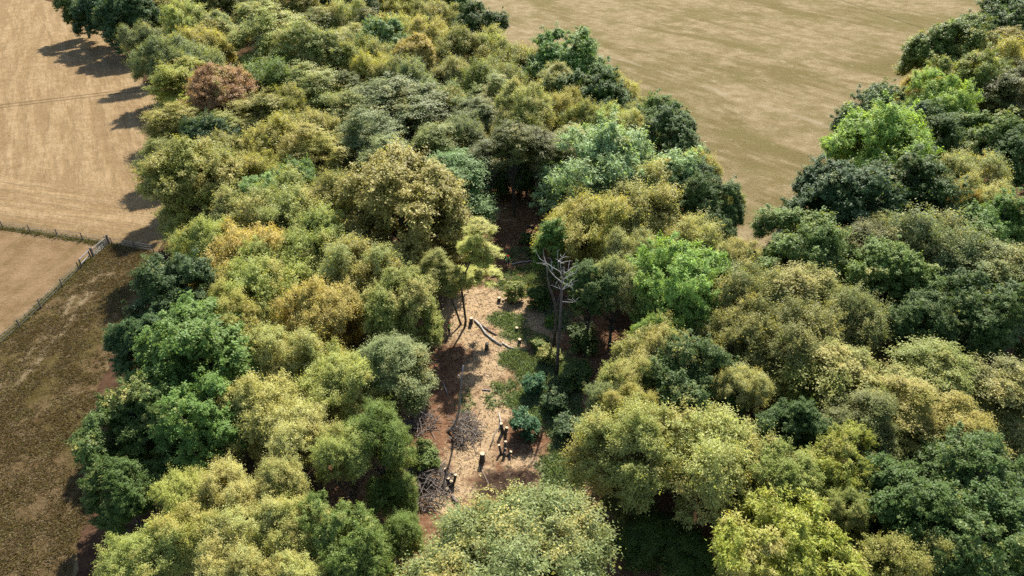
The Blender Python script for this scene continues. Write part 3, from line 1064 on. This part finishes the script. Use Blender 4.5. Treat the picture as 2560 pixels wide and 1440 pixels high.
# ------------------------------------------------------------------ logs
def log(name, pix, r0, r1, mat, label, lift=0.0, cut=True):
    pts = [gat(u, v) for u, v in pix]
    b = pts[0].copy()
    n = len(pts)
    q = []
    for i, p in enumerate(pts):
        rr = r0 + (r1 - r0) * i / (n - 1)
        q.append(p - b + Vector((0, 0, rr * .8 + lift * math.sin(math.pi * i / (n - 1)))))
    root = empty(name, b, label, 'log', 'felled logs in the clearing')
    MB().tube(q, list(np.linspace(r0, r1, n)), 8).build('trunk', mat, root, True)
    if cut:
        d = (q[0] - q[1]).normalized()
        MB().tube([q[0] + d * .002, q[0] + d * .03], [r0 * .95, r0 * .93], 8).build('cut_face', CUT, root)


log('fallen_log', [(1187, 803), (1200, 816), (1214, 838), (1232, 853), (1254, 867)], .15, .10, DEAD, 'long pale curved log lying from the twin stems to the short stump', .05)
log('fallen_log', [(1196, 810), (1208, 818), (1224, 831), (1241, 841)], .12, .08, DEADBROWN, 'darker shorter log beside the long pale curved one', .04)
log('fallen_log', [(1257, 861), (1272, 872), (1290, 876), (1324, 876)], .11, .06, DEAD, 'pale bent branch running right from the short stump', .03)
log('fallen_log', [(1131, 1243), (1150, 1274)], .17, .14, DEADBROWN, 'short dark log by the willow\'s far edge')
log('fallen_log', [(1279, 664), (1300, 659), (1325, 656), (1362, 654)], .13, .08, DEAD, 'pale fallen trunk in the shade beside the far worker', .06)
log('fallen_log', [(1318, 566), (1340, 572), (1375, 588)], .18, .10, DEADBROWN, 'dark fallen trunk in the deep shade at the far end', .05)
log('fallen_log', [(1228, 696), (1250, 690), (1278, 684)], .09, .05, DEADBROWN, 'thin branch on the shaded ground below the far worker', .03)
log('fallen_log', [(1247, 1080), (1252, 1062), (1247, 1034)], .08, .05, DEAD, 'pale bent branch propped on the two-stemmed stump', .25)
log('fallen_log', [(1225, 1122), (1233, 1098), (1243, 1074)], .06, .05, DEADBROWN, 'thin straight pole lying left of the mossy stool', .03)
log('fallen_log', [(1070, 1211), (1061, 1180), (1075, 1156)], .08, .05, DEAD, 'white crooked branch lying on the brush pile', .9)
log('fallen_log', [(1205, 1238), (1222, 1216), (1200, 1168)], .08, .05, DEADBROWN, 'dark root trailing through the churned mud', .05)
log('fallen_log', [(1108, 960), (1114, 975), (1120, 990)], .08, .05, DEAD, 'short stick on the shaded left side of the clearing', .02)
log('fallen_log', [(1206, 976), (1226, 978)], .08, .07, DEAD, 'short pale billet in the middle of the clearing')
log('fallen_log', [(1245, 768), (1262, 775)], .07, .05, DEADBROWN, 'short dark stick on the sunlit chips below the white-topped stump')
log('fallen_log', [(1330, 778), (1362, 760), (1383, 752)], .07, .04, DEADBROWN, 'dark branch on the ground left of the bleached snag', .03)

# ------------------------------------------------------------------ brush piles
def brush(base, rx, ry, hgt, n, label, seed):
    b = gat(*base)
    root = empty('brush_pile', b, label, 'brush pile', 'brush piles in the clearing')
    g = random.Random(seed)
    mb = MB()
    for _ in range(n):
        a = g.uniform(0, 6.28)
        q = math.sqrt(g.random())
        x, y = math.cos(a) * q * rx, math.sin(a) * q * ry
        z = hgt * (1 - q * q) * g.uniform(.2, 1) + .05
        L = g.uniform(.8, 2.2)
        dr = Vector((g.gauss(0, 1), g.gauss(0, 1), g.gauss(.1, .35))).normalized()
        bend = Vector((g.gauss(0, .2), g.gauss(0, .2), g.gauss(.05, .15)))
        c = Vector((x, y, z))
        p = [c - dr * L * .5, c + bend * .5, c + dr * L * .4 + bend]
        for w in p:
            w.z = max(w.z, .03)
        mb.tube(p, [.035, .025, .01], 4, False)
    o = mb.build('twigs', TWIG, root)
    o['kind'] = 'stuff'
    o['label'] = 'grey tangled twigs'


brush((1066, 1215), 2.4, 2.8, 1.6, 330, 'large grey brush pile left of the nearest cut stool', 1)
brush((1164, 1078), 1.4, 2.6, 1.0, 200, 'heap of grey twigs below the curved dead pole', 2)
brush((1052, 1060), 1.6, 1.6, 1.0, 130, 'twig heap in shade under the leaning grey-green tree', 3)
brush((1372, 755), 2.2, 1.2, .5, 70, 'scattered branches at the foot of the bleached snag\'s neighbour', 4)

# ------------------------------------------------------------------ bushes
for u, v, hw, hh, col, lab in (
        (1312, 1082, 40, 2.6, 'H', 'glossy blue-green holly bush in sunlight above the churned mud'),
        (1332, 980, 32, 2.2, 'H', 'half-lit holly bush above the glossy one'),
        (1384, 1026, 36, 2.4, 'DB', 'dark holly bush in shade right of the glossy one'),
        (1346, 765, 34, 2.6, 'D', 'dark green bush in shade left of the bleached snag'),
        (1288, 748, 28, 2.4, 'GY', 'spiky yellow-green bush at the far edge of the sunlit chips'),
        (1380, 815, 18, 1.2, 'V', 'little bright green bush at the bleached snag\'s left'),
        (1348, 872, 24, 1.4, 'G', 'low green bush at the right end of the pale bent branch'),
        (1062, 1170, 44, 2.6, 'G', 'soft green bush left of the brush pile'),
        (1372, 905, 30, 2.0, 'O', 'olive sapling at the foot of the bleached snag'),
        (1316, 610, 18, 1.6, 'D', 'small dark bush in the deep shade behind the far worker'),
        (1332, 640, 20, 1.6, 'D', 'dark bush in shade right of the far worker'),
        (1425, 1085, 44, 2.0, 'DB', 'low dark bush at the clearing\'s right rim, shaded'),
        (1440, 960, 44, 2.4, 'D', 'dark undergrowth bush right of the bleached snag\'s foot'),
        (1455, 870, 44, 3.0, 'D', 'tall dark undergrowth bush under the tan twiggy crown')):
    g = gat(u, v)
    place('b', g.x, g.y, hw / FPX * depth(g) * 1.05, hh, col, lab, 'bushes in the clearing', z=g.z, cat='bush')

# ------------------------------------------------------------------ what nobody could count
def blades(name, pts, per, length, spread, mat, col, seed, label, up=.75, width=.05):
    g = np.random.default_rng(seed)
    P = np.repeat(np.asarray(pts, float), per, 0)
    m = len(P)
    d = g.normal(size=(m, 3))
    d[:, 2] = np.abs(d[:, 2]) * .4 + up
    d = unit(d)
    L = length * g.uniform(.5, 1.4, m)
    off = g.normal(0, spread, (m, 3))
    off[:, 2] = 0
    base = P + off
    side = unit(np.cross(d, unit(g.normal(size=(m, 3))))) * (width * g.uniform(.6, 1.5, m))[:, None]
    V = np.stack([base - side, base + side, base + d * L[:, None]], 1)
    me = np_mesh(name, V.reshape(-1, 3), np.arange(m * 3).reshape(-1, 3))
    me.attributes.new('tone', 'FLOAT', 'FACE').data.foreach_set('value', g.random(m).astype(np.float32))
    me.attributes.new('clump', 'FLOAT', 'FACE').data.foreach_set('value', np.repeat(g.random(len(pts)), per).astype(np.float32))
    o = link(name, me, mat)
    o.color = col
    return tag(o, label, name.split('_')[-1], kind='stuff')


g = np.random.default_rng(8)
k = g.random((60000, 2))
px, py = GX[0] + .5 + k[:, 0] * (GX[1] - GX[0] - 1), GY[0] + .5 + k[:, 1] * (GY[1] - GY[0] - 1)
ix, iy = ((px - GX[0]) / GS).astype(int), ((py - GY[0]) / GS).astype(int)
gr, ch, mu, zz = GREEN[iy, ix], CHIP[iy, ix], MUD[iy, ix], ZZ[iy, ix]
sel = (gr > g.uniform(.35, .95, len(gr))) & (mu < .4)
blades('fern_patch', np.stack([px, py, zz], 1)[sel][:9000], 7, .42, .16, FERN, (.14, .185, .075, .15), 4, 'low green ferns and leafy brash over the clearing floor', .55, .055)
sel = (g.random(len(gr)) < .10) & (gr < .6)
blades('dry_grass', np.stack([px, py, zz], 1)[sel][:5000], 5, .22, .12, FERN, (.25, .18, .095, .2), 5, 'thin dry grass and bracken litter on the clearing floor', .35, .03)
# sticks and chips
sel = np.where((mu < .55) & (ch > g.uniform(-.2, .8, len(ch))))[0][:6500]
n = len(sel)
P = np.stack([px[sel], py[sel], zz[sel] + .012], 1)
a = g.uniform(0, 6.283, n)
d = unit(np.stack([np.cos(a), np.sin(a), g.normal(0, .12, n)], 1))
L = np.exp(g.normal(-1.3, .6, n)).clip(.08, 1.6)
w = (.008 + .02 * g.random(n)) * np.where(L < .3, 1.5, 1)
s1 = np.stack([-np.sin(a), np.cos(a), 0 * a], 1) * w[:, None]
up = np.array([0, 0, 1.0]) * w[:, None]
A, B = P - d * L[:, None] / 2, P + d * L[:, None] / 2
V = np.stack([A - s1, A + s1, A + up, B - s1, B + s1, B + up], 1).reshape(-1, 3)
o6 = (np.arange(n) * 6)[:, None]
Fq = np.concatenate([o6 + np.array([[0, 3, 5, 2]]), o6 + np.array([[1, 2, 5, 4]]), o6 + np.array([[0, 1, 4, 3]])])
me = np_mesh('wood_litter', V, Fq)
me.attributes.new('tone', 'FLOAT', 'FACE').data.foreach_set('value', np.tile(g.random(n), 3).astype(np.float32))
t = NT('chips_and_sticks')
c = t.mix(t.ramp(t.attr('tone'), .3, .95), (.11, .08, .055), (.32, .25, .175))
tag(link('wood_litter', me, t.done(c, .9, .15)), 'chips, bark and sticks strewn over the felled clearing', 'litter', kind='stuff')

# rough grass on the verge, the fence line and the field edges
def inside(poly, x, y):
    r = np.zeros(len(x), bool)
    j = len(poly) - 1
    for i in range(len(poly)):
        xi, yi, xj, yj = *poly[i], *poly[j]
        r ^= ((yi > y) != (yj > y)) & (x < (xj - xi) * (y - yi) / (yj - yi + 1e-9) + xi)
        j = i
    return r


vp = [(p.x, p.y) for p in (at(*q) for q in [(-60, 1560)] + EDGE_W[1:10] + [(380, 626), (335, 624), (266, 615), (230, 650), (207, 674), (0, 861), (-120, 970)])]
xs_, ys_ = np.array(vp).T
X = g.uniform(xs_.min(), xs_.max(), 90000)
Y = g.uniform(ys_.min(), ys_.max(), 90000)
ok = inside(vp, X, Y) & (NZ(X, Y, 1.7) * .6 + NZ(X + 50, Y, .6) * .4 > g.uniform(.25, .7, len(X)))
X, Y = X[ok][:16000], Y[ok][:16000]
blades('verge_grass', np.stack([X, Y, 0 * X + .018], 1), 6, .24, .12, FERN, (.105, .074, .031, .24), 6, 'rough parched grass of the verge beside the wood', .45, .035)
fl = []
for a_, b_, cnt in (((-20, 566), (266, 611), 700), ((0, 858), (228, 648), 600), ((266, 612), (340, 622), 120)):
    A_, B_ = at(*a_), at(*b_)
    for _ in range(cnt):
        p = A_.lerp(B_, g.random())
        fl.append((p.x + g.normal(0, .3), p.y + g.normal(0, .3), .018))
blades('fence_line_grass', fl, 6, .34, .12, FERN, (.105, .09, .032, .25), 7, 'unmown olive grass along the fence lines', .7, .035)

# ------------------------------------------------------------------ fences and gate
POST = bark_material('weathered_post', (.05, .042, .036), (.13, .115, .10))
STEEL = simple('galvanised_steel', (.22, .235, .25), .45, .5, .2, 8, .6)
TIMBER = bark_material('grey_timber', (.14, .13, .12), (.28, .26, .24))


def post(parent, p, h, w, mat=POST, lean=0.03):
    top = Vector((rnd.gauss(0, lean), rnd.gauss(0, lean), h))
    MB().tube([Vector(p) + Vector((0, 0, -.2)), Vector(p) + top * .5, Vector(p) + top], [w, w * .97, w * .92], 7).build('post', mat, parent)


def wire_fence(pix, label, h=1.25):
    P = [at(*q) for q in pix]
    b = P[0].copy()
    root = empty('post_and_wire_fence', b, label, 'fence')
    for p in P:
        post(root, p - b, h, .075)
    for z in (.35, .72, 1.08):
        for i in range(len(P) - 1):
            a, c = P[i] - b + Vector((0, .08, z)), P[i + 1] - b + Vector((0, .08, z))
            MB().tube([a, a.lerp(c, .5) + Vector((0, 0, -.03)), c], .012, 4).build('wire', STEEL, root)


wire_fence([(-62, 558), (8, 570), (76, 581), (145, 592), (208, 601), (266, 609.5)], 'post and wire fence between the two stubble fields, left of the gate')
wire_fence([(281, 612), (337, 622), (385, 630)], 'short wire fence from the gate\'s far post into the wood')
wire_fence([(199, 675), (157, 717), (104, 770), (51, 819), (-6, 869)], 'post and wire fence running down the verge from the timber rails')
for q, h, lab in (((274, 610), 1.45, 'thick dark gate post at the gate\'s far end'), ((234, 642), 1.4, 'thick dark gate post at the gate\'s near end')):
    p = at(*q)
    root = empty('gate_post', p, lab, 'gate post', 'posts of the field gate')
    MB().bar((0, 0, -.2), (0, 0, h), .22, .22, (0, 1, 0)).build('shaft', POST, root)
    MB().bar((0, 0, h + .002), (0, 0, h + .05), .24, .24, (0, 1, 0)).build('cap', POST, root)
A_, B_ = at(236.5, 640), at(271.5, 612)
root = empty('field_gate', A_, 'grey metal bar gate standing in the fence by the wood', 'gate')
e = B_ - A_
for z in (.18, .42, .66, .90, 1.18):
    MB().tube([Vector((0, 0, z)), e + Vector((0, 0, z))], .035 if z < 1 else .05, 8).build('rail', TIMBER if z > 1 else STEEL, root)
for f in (0, .5, 1):
    MB().tube([e * f + Vector((0, .04 if f == .5 else 0, .14)), e * f + Vector((0, .04 if f == .5 else 0, 1.22))], .035, 8).build('stile', STEEL, root)
for f0, f1 in ((0, .5), (1, .5)):
    MB().tube([e * f0 + Vector((0, .05, .2)), e * f1 + Vector((0, .05, 1.14))], .025, 6).build('brace', STEEL, root)
A_, B_ = at(228, 645), at(205, 668)
root = empty('rail_fence', A_, 'short timber rail fence joining the gate to the wire fence', 'fence')
e = B_ - A_
post(root, Vector((0, 0, 0)), 1.3, .10)
post(root, e, 1.3, .10)
for z in (.55, 1.2):
    MB().bar(Vector((.06, -.06, z)), e + Vector((.06, -.06, z)), .10, .12).build('rail', TIMBER, root)

# ------------------------------------------------------------------ the two workers
def skin(name, V, E, rad, mat, parent, sub=1):
    me = bpy.data.meshes.new(name)
    me.from_pydata(V, E, [])
    me.materials.append(mat)
    o = bpy.data.objects.new(name, me)
    COL.objects.link(o)
    o.parent = parent
    o.modifiers.new('skin', 'SKIN')
    sv = me.skin_vertices[0].data
    for i, r_ in enumerate(rad):
        sv[i].radius = r_ if isinstance(r_, tuple) else (r_, r_)
    sv[0].use_root = True
    s = o.modifiers.new('sub', 'SUBSURF')
    s.levels = s.render_levels = sub
    return o


SKINM = simple('skin', (.45, .28, .20), .6, .3, .08)


def worker(pos, rz, label, c_top, c_mid, c_leg, c_hat, bend):
    root = empty('person', pos, label, 'person', 'forestry workers in the clearing', rz)
    mt, mm, ml, mh = (simple('cloth_' + k, c, .9, .15, .12, 20) for k, c in (('top', c_top), ('mid', c_mid), ('leg', c_leg), ('hat', c_hat)))
    boot = simple('boots', (.03, .025, .02), .7)
    b = bend
    ch = Vector((0, -.18 * b, 1.33))
    nk = Vector((0, -.24 * b, 1.50))
    hd = Vector((0, -.30 * b, 1.62))
    tp = Vector((0, -.32 * b, 1.73))
    V = [(0, 0, .96), tuple(Vector((0, -.06 * b, 1.12))), tuple(ch), tuple(nk), tuple(hd), tuple(tp)]
    E = [(0, 1), (1, 2), (2, 3), (3, 4), (4, 5)]
    rad = [(.135, .11), (.13, .10), (.15, .11), .055, (.078, .095), .07]
    for s in (-1, 1):
        i = len(V)
        sh = ch + Vector((s * .19, 0, .08))
        el = sh + Vector((s * .07, -.06 - .10 * b, -.28))
        wr = el + Vector((-s * .05, -.20, -.10 - .06 * b))
        V += [tuple(sh), tuple(el), tuple(wr)]
        rad += [.066, .048, .032]
        E += [(2, i), (i, i + 1), (i + 1, i + 2)]
        i = len(V)
        V += [(s * .10, 0, .88), (s * .12, -.04, .49), (s * .13, .01, .09), (s * .15, -.15, .035)]
        rad += [.095, .065, .045, .036]
        E += [(0, i), (i, i + 1), (i + 1, i + 2), (i + 2, i + 3)]
        # hand: a palm and five bent fingers
        hb = MB()
        f = Vector((-s * .1, -1, -.35)).normalized()
        r_ = f.cross(Vector((0, 0, 1))).normalized()
        w = wr + f * .02
        hb.bar(w, w + f * .09, .08, .03)
        for kk, (o_, ln) in enumerate(((-.03, .07), (-.01, .085), (.01, .08), (.03, .06))):
            q = w + f * .088 + r_ * o_
            hb.tube([q, q + f * ln * .55 + Vector((0, 0, -.01)), q + f * ln * .8 + Vector((0, 0, -.045))], [.0095, .009, .008], 6)
        q = w + f * .03 - r_ * s * .04
        hb.tube([q, q + f * .035 - r_ * s * .03, q + f * .065 - r_ * s * .028 + Vector((0, 0, -.015))], [.011, .01, .009], 6)
        hb.build('hand', SKINM, root, True)
        bt = [(s * .13, .05, .05), (s * .135, -.03, .06), (s * .15, -.17, .04)]
        skin('boot', bt, [(0, 1), (1, 2)], [.05, .058, .045], boot, root)
    skin('body', V, E, rad, SKINM, root, 2)
    # jacket with sleeves, waist band and trousers, each just outside the body
    JV = [V[1], V[2], tuple(Vector(V[2]).lerp(Vector(V[3]), .7))]
    JE, JR = [(0, 1), (1, 2)], [(.155, .125), (.175, .135), .075]
    for i in (6, 13):
        j = len(JV)
        JV += [V[i], V[i + 1], tuple(Vector(V[i + 1]).lerp(Vector(V[i + 2]), .85))]
        JE += [(1, j), (j, j + 1), (j + 1, j + 2)]
        JR += [.085, .062, .048]
    skin('jacket', JV, JE, JR, mt, root, 2)
    skin('jacket_hem', [(0, -.03 * b, 1.10), (0, 0, .98), (0, 0, .86)], [(0, 1), (1, 2)], [(.158, .13), (.165, .135), (.165, .135)], mm, root, 2)
    TV, TE, TR = [(0, 0, .95)], [], [(.150, .125)]
    for i in (9, 16):
        j = len(TV)
        TV += [V[i], V[i + 1], tuple(Vector(V[i + 2]) + Vector((0, 0, .03)))]
        TE += [(0, j), (j, j + 1), (j + 1, j + 2)]
        TR += [.112, .082, .066]
    skin('trousers', TV, TE, TR, ml, root, 2)
    # face and helmet with ear defenders
    fb = MB()
    fb.tube([hd + Vector((0, -.085, .01)), hd + Vector((0, -.115, -.015))], [.012, .016], 6)
    fb.build('nose', SKINM, root, True)
    eye = simple('eyes', (.02, .02, .02), .3)
    for s in (-1, 1):
        MB().tube([hd + Vector((s * .032, -.075, .02)), hd + Vector((s * .032, -.095, .02))], .010, 6).build('eye', eye, root)
        MB().tube([hd + Vector((s * .085, 0, 0)), hd + Vector((s * .125, 0, 0))], [.045, .035], 8).build('ear_defender', boot, root, True)
    MB().tube([hd + Vector((0, -.085, -.045)), hd + Vector((0, -.093, -.045))], [.022, .018], 6).build('mouth', simple('lips', (.35, .16, .13), .6), root)
    prof = [(.0, .125, .135), (.03, .125, .135), (.08, .112, .120), (.115, .075, .08), (.13, .02, .02)]
    hv, hf = [], []
    for z, rx, ry in prof:
        for q in range(12):
            a_ = q * math.pi / 6
            hv.append(tuple(hd + Vector((math.cos(a_) * rx, math.sin(a_) * ry - (.05 if z == 0 and math.sin(a_) < -.5 else 0), .045 + z))))
    for i in range(len(prof) - 1):
        for q in range(12):
            hf.append((i * 12 + q, i * 12 + (q + 1) % 12, (i + 1) * 12 + (q + 1) % 12, (i + 1) * 12 + q))
    hf.append(tuple(range(len(hv) - 12, len(hv))))
    me_ = bpy.data.meshes.new('helmet')
    me_.from_pydata(hv, [], hf)
    me_.update()
    link('helmet', me_, mh, root)


worker(gat(1123, 836), R(70), 'forestry worker in yellow-green jacket and orange waist near the yellow twin-stem tree', (.16, .34, .04), (.45, .09, .02), (.035, .03, .03), (.20, .07, .03), .3)
worker(gat(1269, 666), R(20), 'forestry worker in red helmet and pale green top in the far shade', (.12, .45, .14), (.03, .03, .035), (.025, .025, .03), (.80, .06, .02), .7)
